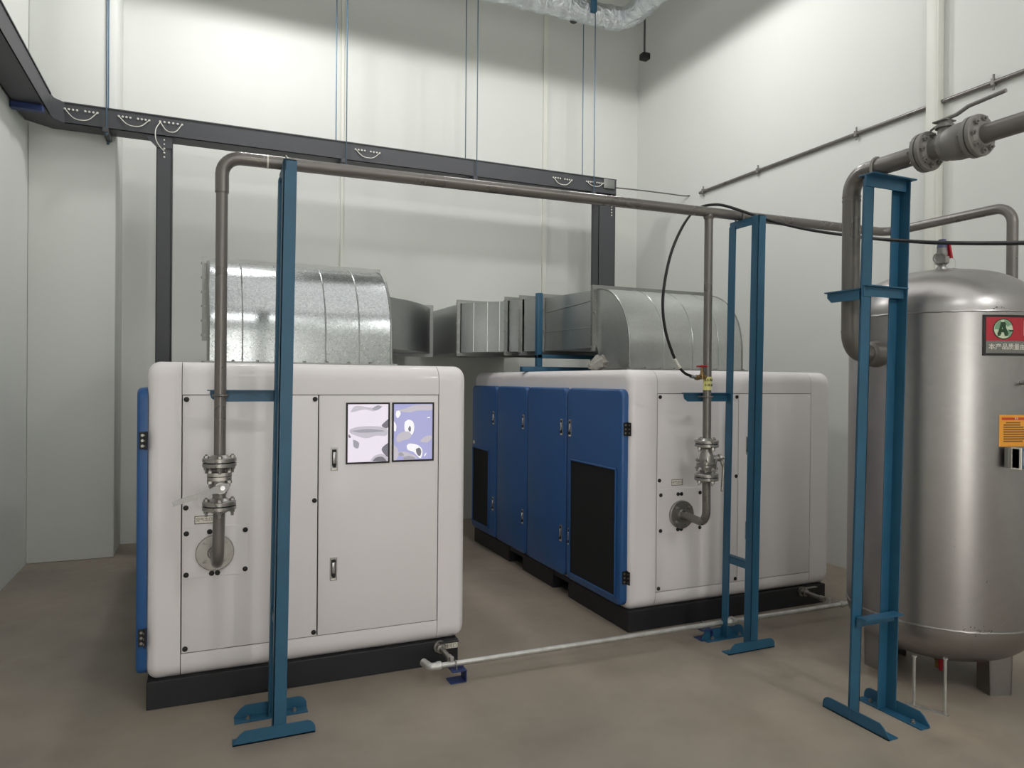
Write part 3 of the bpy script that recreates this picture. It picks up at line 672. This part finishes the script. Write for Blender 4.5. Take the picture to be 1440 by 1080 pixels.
def stand_y(label, x, yf, yb, top, sh, arm_x, arm_z, pipe_x, rung_z):
    # portal seen end-on: two angle columns front and back
    t = thing('pipe_stand', label, 'pipe stand', (x, (yf+yb)/2, 0))
    xf = lambda v: Vector((v.x+sh*(v.z), v.y, v.z))
    angle(B(), 'z', .006, top, x, yf, 1, 1, .058).done('column', 'teal', t, xf=xf)
    angle(B(), 'z', .006, top-.03, x, yb, 1, -1, .055).done('column', 'teal', t, xf=xf)
    angle(B(), 'y', yf, yb, x+.006, top, 1, -1, .05).done('top_bar', 'teal', t, xf=xf)
    angle(B(), 'y', yf+.006, yb-.006, x+.006, rung_z, 1, -1, .045).done('rung', 'teal', t, xf=xf)
    b = B(); dx = sh*arm_z
    poly = [(arm_x, arm_z+.026), (x+dx+.02, arm_z+.026), (x+dx+.02, arm_z-.028), (arm_x+.03, arm_z-.028), (arm_x+.006, arm_z-.012), (arm_x, arm_z+.006)]
    b.prism(poly, lambda p: Vector((p[0], yb-.012, p[1])), lambda p: Vector((p[0], yb-.006, p[1])))
    b.box(arm_x-.012, x+dx+.02, yb-.034, yb-.006, arm_z+.022, arm_z+.027)
    b.done('arm', 'teal', t)
    ubolt(t, (pipe_x, PY, arm_z+.002), .031, (0, 0, 1), (0, 1, 0), leg=yb-PY+.0, m='pipe')
    ubolt(t, (x+sh*top+.03, PY, hz(x)), .035, (1, 0, 0), (0, 0, -1), leg=.055, m='pipe')
    foot(t, 'x', x-.165, x+.185, yf-.006, 1); foot(t, 'x', x-.150, x+.180, yb+.004, -1)
    return t
stand_y('tall blue angle-steel pipe stand in front of the left cabinet', .288, 3.30, 3.56, 2.583, .012, .025, 1.522, .069, .52)
stand_y('tall blue angle-steel pipe stand in front of the right cabinet', 3.000, 3.30, 3.56, 2.610, .013, 2.690, 1.512, 2.828, .52)

t = thing('pipe_stand', 'tall blue angle-steel pipe stand nearest the silver tank with feet pointing forward', 'pipe stand', (2.98, 2.43, 0))
xf3 = lambda v: Vector((v.x+.026*(v.z-2.6), v.y, v.z))
angle(B(), 'z', .006, 2.60, 2.948, 2.43, -1, 1, .062).done('column', 'teal', t, xf=xf3)
angle(B(), 'z', .006, 2.60, 3.168, 2.465, -1, -1, .06).done('column', 'teal', t, xf=xf3)
b = B(); b.box(2.886, 3.172, 2.425, 2.431, 2.545, 2.60); b.box(2.886, 3.185, 2.385, 2.47, 2.596, 2.603, bev=.001, seg=1); b.done('top_bar', 'teal', t, xf=xf3)
b = B(); b.box(2.89, 3.165, 2.424, 2.430, 2.02, 2.068); b.box(2.89, 3.165, 2.40, 2.43, 2.066, 2.072); b.done('rung', 'teal', t, xf=xf3)
b = B(); b.box(2.90, 3.15, 2.415, 2.421, .447, .49); b.box(2.90, 3.15, 2.365, 2.421, .488, .495); b.done('rung', 'teal', t, xf=xf3)
b = B(); b.prism([(2.45, 2.055), (2.64, 2.055), (2.64, 2.03), (2.615, 2.005), (2.45, 2.005)], lambda p: Vector((2.875, p[0], p[1])), lambda p: Vector((2.881, p[0], p[1])))
b.box(2.865, 2.92, 2.45, 2.65, 2.053, 2.059); b.done('arm', 'teal', t)
foot(t, 'y', 2.225, 2.595, 2.822, 1); foot(t, 'y', 2.235, 2.59, 3.108, -1)
ubolt(t, (2.98, 2.44, 2.648), .047, (0, 1, 0), (0, 0, -1), leg=.05, wire=.006, m='gpaint')

# ------------------------------------------------------------------ air receiver tank
TX, TY, TR = 3.75, 2.656, .462
tk = thing('air_tank', 'large silver upright air receiver tank on short legs at the right', 'tank', (TX, TY, 0))
ZS0, ZS1, HD = .380, 1.965, .262
B().lathe([(0, TR), (ZS1-ZS0, TR)], (TX, TY, ZS0), (0, 0, 1), 96, False, False).done('shell', 'tank', tk)
def head(z, s, hd): return [(z+s*hd*math.sin(a), TR*math.cos(a)**.75 if math.cos(a) > .001 else .004) for a in [PI/2*k/18 for k in range(19)]]
B().lathe(head(ZS1, 1, HD), (TX, TY, 0), (0, 0, 1), 96, False, True).done('top_head', 'tank', tk)
B().lathe(head(ZS0, -1, .245), (TX, TY, 0), (0, 0, 1), 96, False, True).done('bottom_head', 'tank', tk)
for z in (ZS1, ZS0):
    b = B(); pts = []
    for k in range(121):
        a = 2*PI*k/120; pts.append((TX+(TR+.0005)*math.cos(a), TY+(TR+.0005)*math.sin(a), z+random.uniform(-.0015, .0015)))
    b.tube(pts, [.0055+random.uniform(-.001, .0012) for _ in pts], 6); b.done('weld_seam', 'tank', tk)
# rust and scorch specks by the welds (real stains)
b = B()
for (a0, z, n, sp) in ((-112, 1.975, 10, .05), (-121, .39, 16, .06), (-128, .385, 8, .08), (-119, .62, 3, .03), (-137, .80, 2, .02)):
    for k in range(n):
        a = math.radians(a0+random.gauss(0, 1)*sp*60); zz = z+random.gauss(0, .012); r = random.uniform(.0012, .0035)
        c = Vector((TX+(TR+.001)*math.cos(a), TY+(TR+.001)*math.sin(a), zz)); b.lathe([(0, r), (.0012, r*.5)], c, (math.cos(a), math.sin(a), 0), 6)
b.done('weld_spatter', 'ink', tk, kind='stuff')
for lx, ly, a in ((3.772, 2.33, -112), (3.468, 2.840, 176), (3.755, 2.985, 82), (4.045, 2.50, -18)):   # short bent-plate legs
    ar = math.radians(a); n = Vector((math.cos(ar), math.sin(ar), 0)); tg = Vector((-n.y, n.x, 0)); o_ = Vector((lx, ly, 0)); b = B()
    for (t0, t1, d0, d1_) in ((-.062, -.055, -.095, 0), (.055, .062, -.095, 0), (-.062, .062, -.007, 0)):
        rows = []
        for z, k in ((0, .93), (.33, 1.04)):
            rows.append([o_+n*dd+tg*tt*k+Vector((0, 0, z)) for dd, tt in ((d0, t0), (d1_, t0), (d1_, t1), (d0, t1))])
        b.loops(rows)
    b.done('leg', 'tank', tk)
# inlet nozzle
B().lathe([(0, .040), (.03, .040), (.03, .055), (.045, .055), (.045, .042), (.10, .042)], (TX-TR-.085, TY-.02, 1.757), (1, 0, 0), 24).done('inlet_nozzle', 'tank', tk)
def cy_map(a0, z0, off): # strip coordinates on the shell -> world
    return lambda s, z: Vector((TX+(TR+off)*math.cos(math.radians(a0)+s/TR), TY+(TR+off)*math.sin(math.radians(a0)+s/TR), z0+z))
def curved(b, f0, f1, s0, s1, z0, z1, n=14):
    b.loops([[f(s0+(s1-s0)*k/n, z) for f, z in ((f0, z0), (f1, z0), (f1, z1), (f0, z1))] for k in range(n+1)])
A0 = -122.6; mp0, mp1, mp2, mp3 = [cy_map(A0, 1.745, o) for o in (.0005, .006, .0075, .0085)]
b = B(); b.mat(0); curved(b, mp0, mp1, 0, .43, 0, .2); np_ = b.done('name_plate', 'signblack', tk, 'red and grey nameplate with a black rim and round green emblem')
b = B(); curved(b, mp1, mp2, .012, .418, .072, .188); b.done('plate_field', 'signred', np_, 'red field')
b = B(); curved(b, mp1, mp2, .012, .418, .012, .072); b.done('plate_band', 'signgrey', np_, 'grey band with pale lettering')
def disc(m, cx, cz, rad, off, a0=0, a1=2*PI, n=28, name='emblem', rin=0):
    f = cy_map(A0, 1.745, off); b = B(); 
    if rin:
        outer = [b.bm.verts.new(f(cx+rad*math.cos(a0+(a1-a0)*k/n), cz+rad*math.sin(a0+(a1-a0)*k/n))) for k in range(n+1)]
        inn = [b.bm.verts.new(f(cx+rin*math.cos(a0+(a1-a0)*k/n), cz+rin*math.sin(a0+(a1-a0)*k/n))) for k in range(n+1)]
        for k in range(n): b.face([outer[k], outer[k+1], inn[k+1], inn[k]])
    else:
        b.face([b.bm.verts.new(f(cx+rad*math.cos(a0+(a1-a0)*k/n), cz+rad*math.sin(a0+(a1-a0)*k/n))) for k in range(n)])
    return b.done(name, m, np_)
ex, ez, er = .094, .130, .047
disc('logopale', ex, ez, er, .0085, name='emblem_disc')
disc('logogreen', ex, ez, er+.004, .0088, rin=er-.001, a0=.35, a1=6.1, name='emblem_ring')
disc('logomid', ex, ez, er-.003, .0087, a0=1.9, a1=3.2, rin=.012, name='emblem_shade', n=10)
disc('logomid', ex, ez, er-.003, .0087, a0=5.3, a1=6.2, rin=.02, name='emblem_shade', n=10)
disc('logomid', ex, ez, er-.003, .0087, a0=.5, a1=1.5, rin=.022, name='emblem_shade', n=10)
text_mesh('A', .086, lambda x, z: cy_map(A0, 1.745, .0095)(ex-.003+x*1.0, ez+z), 'emblem_letter', 'logogreen', np_)
f_ = cy_map(A0, 1.745, .0097); b = B()
for s0, s1, z0, z1 in ((ex+.028, ex+.05, ez-.012, ez-.004), (ex-.024, ex-.012, ez-.026, ez-.012), (ex-.002, ex+.010, ez+.012, ez+.030)):
    b.face([b.bm.verts.new(f_(*q)) for q in ((s0, z0), (s1, z0), (s1, z1), (s0, z1))])
for q in ([(-.028, -.034), (-.014, -.034), (.001, .034), (-.011, .034)], [(-.011, .034), (.008, .034), (.024, -.034), (.009, -.034)], [(-.018, -.016), (.016, -.016), (.014, -.004), (-.014, -.004)]):
    b.face([b.bm.verts.new(f_(ex-.003+s, ez+z)) for s, z in q])
b.done('emblem_strokes', 'logogreen', np_)
text_mesh('日', .085, lambda x, z: cy_map(A0, 1.745, .009)(.232+x, .132+z), 'lettering', 'signwhite', np_)
for k, ch in enumerate('本产品质量由国'):
    text_mesh(ch, .032, lambda x, z, k=k: cy_map(A0, 1.745, .009)(.038+.0315*k+x, .042+z), 'lettering', 'signwhite', np_)
# orange warning label
A1 = -112.4; q0, q1, q2, q3 = [cy_map(A1, 1.299, o) for o in (.0004, .0016, .0026, .0034)]
b = B(); curved(b, q0, q1, 0, .20, 0, .155); wl = b.done('warning_label', 'orange', tk, 'orange warning label with a red heading')
b = B(); curved(b, q1, q2, .012, .188, .131, .143); b.done('label_heading', 'orangered', wl)
b = B()
for k in range(9):
    z = .118-.0115*k
    curved(b, q1, q2, .022+(.012 if k == 0 else 0), .022+random.uniform(.09, .15), z-.0035, z+.0035, 6)
b.done('label_text', 'orangetext', wl)
text_mesh('警告', .011, lambda x, z: cy_map(A1, 1.299, .004)(.09+x, .137+z), 'lettering', 'signwhite', wl)

# small meter box and tapping cock on the tank's front
t = thing('meter_box', 'small blue meter box on a bracket below the orange label on the tank', 'meter', (3.70, 2.15, 1.247))
b = B(); b.box(3.577, 3.80, 2.185, 2.205, 1.199, 1.297, bev=.002, seg=1); b.done('bracket', 'gpaint', t)
b = B(); b.mat(0).box(3.60, 3.78, 2.145, 2.185, 1.196, 1.297, bev=.004); b.mat(1).box(3.622, 3.76, 2.141, 2.146, 1.212, 1.28, bev=.002); b.mat(2).box(3.60, 3.606, 2.140, 2.187, 1.194, 1.299); b.done('housing', ['boxblue', 'pdark', 'signwhite'], t)
t = thing('tapping_cock', 'small chrome tapping cock under the red nameplate on the tank', 'valve', (3.69, 2.17, 1.614))
B().lathe([(0, .012), (.03, .012), (.032, .018), (.045, .018), (.05, .010), (.07, .010)], (3.69, 2.198, 1.614), (0, -1, 0), 12).done('body', 'chrome', t)
B().cyl((3.69, 2.145, 1.600), (3.69, 2.145, 1.632), .009, seg=8).done('nut', 'chrome', t)

# safety valve on the top head
t = thing('safety_valve', 'safety valve with blue cap and red lever on top of the silver tank', 'valve', (TX, TY, 2.22))
ZV = 2.222
B().lathe([(0, .032), (.022, .032), (.024, .026), (.03, .026)], (TX, TY, ZV), (0, 0, 1), 20).done('collar', 'chrome', t)
B().lathe([(.03, .020), (.042, .022), (.05, .036), (.058, .038), (.085, .038), (.09, .03)], (TX, TY, ZV), (0, 0, 1), 6).done('body', 'steel', t)
B().lathe([(0, .024), (.03, .024), (.036, .031), (.05, .031), (.05, .024), (.045, .02)], (TX-.022, TY-.012, ZV+.071), (-.92, -.38, 0), 18).done('outlet', 'steel', t)
B().lathe([(.09, .028), (.135, .025)], (TX, TY, ZV), (0, 0, 1), 20).done('bonnet', 'gpaint', t)
B().lathe([(.135, .026), (.155, .024), (.16, .021), (.18, .020), (.184, .016)], (TX, TY, ZV), (0, 0, 1), 20).done('cap', 'capblue', t, 'dark blue cap')
b = B(); b.loops([[Vector((TX+.022+dx+ex_, TY-.02+ey, ZV+z)) for ex_, ey in ((-.007, -.011), (.007, -.011), (.007, .011), (-.007, .011))] for z, dx in ((.165, -.004), (.13, .006), (.085, .018), (.08, .018))]); b.done('lever', 'red', t, 'red lever')
B().tube([(TX+.035, TY-.02, ZV+.083)]+[(TX+.055+.03*math.cos(a), TY-.02, ZV+.052+.032*math.sin(a)) for a in [math.radians(k) for k in range(80, -100, -15)]]+[(TX+.03, TY-.02, ZV+.024)], .0012, 5).done('seal_wire', 'steel', t)
B().box(TX+.045, TX+.095, TY-.03, TY-.026, ZV+.018, ZV+.026, bev=.001, seg=1).done('seal_tag', 'steel', t)

# drain cock under the tank with red lever
t = thing('drain_valve', 'drain cock with red lever hanging under the silver tank', 'valve', (TX, TY, .10))
B().lathe([(.138, .014), (.10, .014), (.10, .019), (.075, .019), (.07, .014), (.03, .014)], (TX, TY, 0), (0, 0, 1), 12).done('body', 'brass', t)
b = B(); b.loops([[Vector((TX-.015+a_, TY-.03+e, z)) for a_, e in ((-.011*s, -.004), (.011*s, -.004), (.011*s, .004), (-.011*s, .004))] for z, s in ((.11, .7), (.095, 1.1), (.05, 1.0), (.03, .8), (.024, .4))]); b.done('lever', 'red', t, 'red lever')
# steel floor bracket in front of the tank: strip with two studs
t = thing('floor_bracket', 'thin steel floor bracket with two upright studs in front of the tank', 'bracket', (3.275, 2.36, 0))
p, q = Vector((3.240, 2.452, 0)), Vector((3.306, 2.284, 0)); d = (q-p).normalized(); n_ = Vector((-d.y, d.x, 0))
b = B(); b.loops([[v+Vector((0, 0, z)) for v in (p-n_*.012, q-n_*.012, q+n_*.012, p+n_*.012)] for z in (0, .006)]); b.done('strip', 'galpipe', t)
for c, h in ((Vector((3.252, 2.425, 0)), .250), (Vector((3.300, 2.298, 0)), .276)):
    b = B(); b.cyl(c+Vector((0, 0, .004)), c+Vector((0, 0, h)), .0065, seg=10); b.cyl(c+Vector((0, 0, h-.006)), c+Vector((0, 0, h)), .011, seg=8); b.done('stud', 'galpipe', t)

# tank feed pipe with flanged valve at the top
X3, Z3 = 2.98, 2.648
fp = thing('feed_pipe', 'grey feed pipe bending down from the top right into the silver tank', 'pipe', (X3, 2.5, 2.2))
B().tube(fillet([(X3, 2.205, Z3), (X3, 2.59, Z3), (X3, 2.59, 1.757), (3.225, 2.632, 1.757)], [.095, .10], 9), .0425, 24).done('bend_pipe', 'pipe', fp)
B().cyl((X3, 1.935, Z3), (X3, -.6, Z3), .040, seg=24).done('straight_pipe', 'pipe', fp)
for z in (2.515, 2.535, 1.86): B().lathe([(0, .0445), (.007, .0445)], (X3, 2.59, z), (0, 0, 1), 24).done('weld_seam', 'pipe', fp)
B().lathe([(0, .046), (.012, .060), (.07, .070), (.082, .070), (.086, .05)], (3.135, 2.618, 1.757), (1, .12, 0), 28).done('union', 'pipe', fp)
t = thing('ball_valve', 'large grey painted flanged ball valve on the high feed pipe at top right', 'valve', (X3, 2.07, Z3))
flange_pair((X3, 2.190, Z3), (0, 1, 0), .088, .042, t, HEXG, 'gpaint', n=8, th=.02); flange_pair((X3, 1.962, Z3), (0, 1, 0), .088, .042, t, HEXG, 'gpaint', n=8, th=.02)
B().lathe([(.02, .046), (.05, .044), (.07, .05), (.085, .055), (.088, .066), (.108, .066), (.112, .07), (.15, .078), (.18, .078), (.205, .07)], (X3, 2.19, Z3), (0, -1, 0), 28).done('body', 'gpaint', t)
B().lathe([(.05, .028), (.078, .026), (.08, .038), (.092, .038), (.094, .028), (.106, .028)], (X3, 2.105, Z3), (0, 0, 1), 16).done('stem', 'gpaint', t)
b = B(); b.box(X3-.035, X3+.035, 2.075, 2.14, Z3+.106, Z3+.113, bev=.002, seg=1); b.done('stop_plate', 'gpaint', t)
B().tube(fillet([(X3, 2.12, Z3+.118), (X3, 2.05, Z3+.122), (X3, 2.00, Z3+.140), (X3, 1.845, Z3+.150)], .03), .009, 8).done('lever', 'gpaint', t)
B().tube([(X3, 2.17, Z3+.09), (X3, 2.15, Z3+.098), (X3, 2.12, Z3+.094)], .005, 6).done('earth_strap', 'gpaint', t)

# ------------------------------------------------------------------ condensate drain line on the floor
DY, DZ = 3.585, .088
t = thing('drain_pipe', 'thin galvanised drain pipe running along the floor in front of both cabinets', 'pipe', (2.6, DY, DZ))
b = B(); b.cyl((1.10, DY, DZ), (4.60, DY-.05, DZ), .0155, seg=14); b.done('pipe_run', 'galpipe', t)
B().tube(fillet([(1.145, DY, DZ), (1.102, DY, DZ), (1.085, DY+.07, DZ+.004)], .02), .021, 12).done('end_elbow', 'galpipe', t)
B().lathe([(0, .02), (.012, .024), (.03, .024), (.034, .02)], (1.13, DY, DZ), (1, 0, 0), 12).done('coupling', 'galpipe', t)
B().lathe([(0, .02), (.01, .026), (.035, .026), (.037, .032), (.05, .032), (.052, .024), (.075, .02)], (3.035, DY-.028, DZ), (1, 0, 0), 8).done('union', 'galpipe', t)
B().lathe([(0, .018), (.012, .022), (.03, .022), (.034, .017)], (4.005, DY-.042, DZ), (1, 0, 0), 12).done('coupling', 'galpipe', t)
for x in (1.222, 3.955):
    B().tube([(x, DY, .125), (x, DY, DZ)], .011, 8).done('branch', 'galpipe', t)
for x, lab in ((1.222, 'small steel drain cock at the left cabinet base corner'), (3.955, 'small steel drain cock at the right cabinet base corner')):
    yb = 3.805 if x < 2 else 3.835
    v = thing('drain_cock', lab, 'valve', (x, yb-.05, .095), 'drain cocks on the cabinet bases')
    B().lathe([(0, .034), (.012, .034), (.014, .02), (.03, .02), (.032, .026), (.05, .026), (.052, .016), (.17, .014), (.172, .019), (.21, .019)], (x, yb+.004, .105), (0, -1, 0), 12).done('body', 'steel', v)
    B().cyl((x, yb-.04, .115), (x, yb-.04, .137), .009, seg=8).done('stem', 'steel', v)
    B().box(x-.012, x+.10, yb-.052, yb-.028, .135, .141, bev=.002, seg=1).done('lever', 'black' if x < 2 else 'steel', v)
def short_bracket(x, label):
    t = thing('pipe_bracket', label, 'bracket', (x, DY-.02, 0))
    b = B(); b.box(x-.035, x+.045, DY-.05, DY+.03, .058, .064); b.box(x+.039, x+.045, DY-.05, DY+.03, .003, .06); b.box(x-.045, x+.045, DY-.05, DY+.03, 0, .005); b.done('channel', 'navy', t)
    ubolt(t, (x-.005, DY-.01, DZ), .0195, (1, 0, 0), (0, 0, -1), leg=.036, wire=.0035)
short_bracket(1.245, 'small dark blue bracket under the left end of the drain pipe')
short_bracket(2.875, 'small dark blue bracket under the drain pipe beside a stand foot')

# ------------------------------------------------------------------ cable tray
TY0, TY1, TZ0, TZ1 = 6.95, 7.15, 3.733, 3.905
tr = thing('cable_tray', 'dark grey cable tray along the back wall with drops and a left run', 'cable tray', (1.6, 7.05, TZ0))
b = B(); b.box(-1.09, 4.30, TY0, TY0+.006, TZ0, TZ1); b.box(-1.09, 4.30, TY1-.006, TY1, TZ0, TZ1); b.box(-1.09, 4.30, TY0, TY1, TZ0, TZ0+.006); b.box(-1.09, 4.30, TY0-.008, TY1+.008, TZ1-.006, TZ1+.004); b.done('tray_run', 'tray', tr)
b = B(); b.box(-1.165, -1.159, -4.3, 6.78, TZ0, TZ1); b.box(-1.375, -1.369, -4.3, 6.78, TZ0, TZ1); b.box(-1.375, -1.159, -4.3, 6.78, TZ0, TZ0+.006); b.box(-1.38, -1.151, -4.3, 6.78, TZ1-.006, TZ1+.004); b.done('tray_run', 'tray', tr, 'tray run along the left wall')
b = B(); bend = [(-1.375, 6.77), (-1.159, 6.77), (-1.145, 6.87), (-1.085, 6.95), (-1.085, 7.15), (-1.2, 7.15), (-1.375, 7.0)]
b.prism(bend, lambda p: Vector((*p, TZ0)), lambda p: Vector((*p, TZ1))); b.done('tray_bend', 'tray', tr)
for x0, x1 in ((-.396, -.274), (4.085, 4.302)):
    b = B(); b.box(x0, x1, TY0+.02, TY0+.026, .9, TZ0+.05); b.box(x0, x0+.006, TY0+.02, TY1-.02, .9, TZ0); b.box(x1-.006, x1, TY0+.02, TY1-.02, .9, TZ0)
    b.box(x0-.004, x1+.004, TY1-.03, TY1-.02, 0, TZ0)
    b.done('tray_drop', 'tray', tr)
b = B(); b.prism([(-.50, TZ0+.003), (-.27, TZ0+.003), (-.27, TZ0-.10), (-.396, TZ0-.10)], lambda p: Vector((p[0], TY0+.012, p[1])), lambda p: Vector((p[0], TY0+.02, p[1]))); b.done('gusset', 'tray', tr)
def jumper(u0, v0, u1, v1, sag, n, y=TY0-.004):
    P, Q = ony(u0, v0, y), ony(u1, v1, y); b = B()
    for k in range(n):
        if n > 6 and k == n//2: continue
        c = P.lerp(Q, k/(n-1)); b.lathe([(0, .010), (.004, .010), (.008, .006)], c, (0, -1, 0), 6)
    b.done('bolt_row', 'wire', tr)
    sp = P.lerp(Q, .5)+Vector((0, -.02, -sag)); s1, s2_ = P.lerp(sp, .5)+Vector((0, 0, -sag*.28)), Q.lerp(sp, .5)+Vector((0, 0, -sag*.28))
    B().tube(spline([P+Vector((0, -.006, 0)), s1, sp, s2_, Q+Vector((0, -.006, 0))], 5), .0042, 6).done('earth_wire', 'wire', tr)
jumper(91, 153, 137, 159, .085, 9); jumper(167, 163.5, 210, 169.5, .075, 9); jumper(225, 171, 256, 175.5, .085, 6)
jumper(500, 210, 534, 215.5, .07, 9); jumper(778, 249.5, 804, 253.5, .07, 9); jumper(825, 255, 848, 258, .05, 9)
for u, vs in ((231, (191, 197, 203, 209, 215, 221)), (860, (275, 291, 295, 299, 303))):
    b = B()
    for v in vs: b.lathe([(0, .009), (.004, .009), (.008, .006)], ony(u, v, TY0+.018), (0, -1, 0), 6)
    b.done('bolt_row', 'wire', tr)
B().tube(spline([ony(225, 172, TY0-.01), ony(219, 182, TY0-.03), ony(219, 195, TY0-.04), ony(224, 205, TY0-.02), ony(230.5, 212, TY0+.014)], 5), .0042, 6).done('earth_wire', 'wire', tr)
b = B(); b.box(-1.385, -1.17, 6.55, 6.62, TZ0-.05, TZ0-.002, bev=.003, seg=1); b.done('wall_arm', 'navy', tr, 'blue wall arm under the tray corner')
jb = ony(855, 259, TY0-.012)
b = B(); b.box(jb.x-.055, jb.x+.085, TY0-.02, TY0-.002, jb.z-.05, jb.z+.055, bev=.004); b.done('end_box', 'flange', tr, 'pale metal cover plate at the tray end')
# hangers
for lab, xf_, xb in (('leftmost pair of thin rods hanging down to the cable tray', -.775, -.79), ('second pair of thin hanger rods from the left', 1.247, 1.19), ('third pair of thin hanger rods from the left', 2.59, 2.556), ('rightmost pair of thin rods hanging beside the foil pipe', 3.99, 3.985)):
    h = thing('tray_hanger', lab, 'hanger', ((xf_+xb)/2, 7.05, TZ0), 'threaded hangers carrying the cable tray')
    for x, y in ((xf_, TY0-.03), (xb, TY1+.03)):
        b = B(); b.cyl((x, y, TZ0-.07), (x, y, ZC), .0055, seg=8); b.cyl((x, y, TZ0-.062), (x, y, TZ0-.046), .011, seg=6); b.done('rod', 'rod', h)
    lo, hi = sorted((xf_, xb)); b = B(); b.box((lo+hi)/2-.022, (lo+hi)/2+.022, TY0-.045, TY1+.045, TZ0-.043, TZ0-.001, bev=.003, seg=1); b.done('cross_bar', 'tray', h)

# ------------------------------------------------------------------ conduit on the right wall and thin cable
CX = XR-.022
cd = thing('conduit', 'thin grey conduit clipped along the right wall with a cable to the tray end', 'conduit', (CX, 4, 3.73))
B().tube(fillet([(CX, 6.46, 3.729), (CX, 6.42, 3.733), (CX, 3.725, 3.733)], .2), .016, 12).done('conduit_length', 'pipe', cd)
B().cyl((CX, 3.61, 3.733), (CX, -2, 3.733), .016, seg=12).done('conduit_length', 'pipe', cd)
for y in (6.40, 5.55, 4.38, 3.235, 2.4):
    b = B(); b.box(CX-.02, XR-.002, y-.012, y+.012, 3.708, 3.758, bev=.003, seg=1); b.cyl((CX, y, 3.755), (CX, y, 3.79), .008, seg=6); b.cyl((CX, y, 3.71), (CX, y, 3.68), .008, seg=6); b.done('clip', 'gpaint', cd)
B().tube(spline([ony(866, 264, TY0-.01), ony(900, 267.5, 6.9), ony(940, 272.5, 6.8), ony(965, 275.5, 6.7), ony(985, 272.5, 6.55), (CX, 6.42, 3.733)], 6), .008, 8).done('cable', 'pipe', cd)

# ------------------------------------------------------------------ foil pipe and sensor near the ceiling
t = thing('insulated_pipe', 'foil-wrapped insulated pipe with a bend high up below the ceiling', 'pipe', (3.0, 7.05, 5.81))
FP = fillet([(.4, 7.08, 5.81), (4.47, 7.08, 5.81), (4.47, 2.0, 5.81)], .16, 6)
b = B(); pts = []; 
for a_, c_ in zip(FP, FP[1:]):
    n = max(1, int((c_-a_).length/.08))
    pts += [a_.lerp(c_, k/n) for k in range(n)]
pts.append(FP[-1]); b.tube(pts, [.128+random.uniform(-.006, .006) for _ in pts], 24); b.done('foil_jacket', 'foil', t)
for x in (1.6, 2.35, 3.15, 3.62, 4.22):
    b = B(); b.lathe([(0, .132), (.02, .138), (.05, .136), (.07, .131)], (x, 7.08, 5.81), (1, 0, 0), 24); b.done('foil_band', 'foil', t)
b = B(); b.lathe([(0, .132), (.02, .138), (.05, .136), (.07, .131)], (4.47, 6.62, 5.81), (0, 1, 0), 24); b.done('foil_band', 'foil', t)
b = B(); b.box(3.93, 3.99, 6.88, 6.93, 5.72, 6.2, bev=.004); b.done('pipe_clamp', 'teal', t, 'blue clamp hanger')
t = thing('ceiling_sensor', 'small black box hanging on a thin rod near the back right corner', 'sensor', (4.905, 7.3, 5.57))
B().cyl((4.90, 7.3, 5.60), (4.90, 7.3, ZC), .012, seg=8).done('rod', 'tray', t)
B().box(4.852, 4.958, 7.25, 7.35, 5.53, 5.61, bev=.015).done('housing', 'rubber', t)
t = thing('stub_pipe', 'small dark pipe end below the foil-wrapped pipe', 'pipe', ony(808, 29, 7.1))
B().lathe([(0, .035), (.05, .035), (.055, .05), (.075, .05)], ony(808, 27, 7.12)+Vector((0, .05, .03)), (-.2, -.8, -.5), 14).done('stub', 'tray', t)
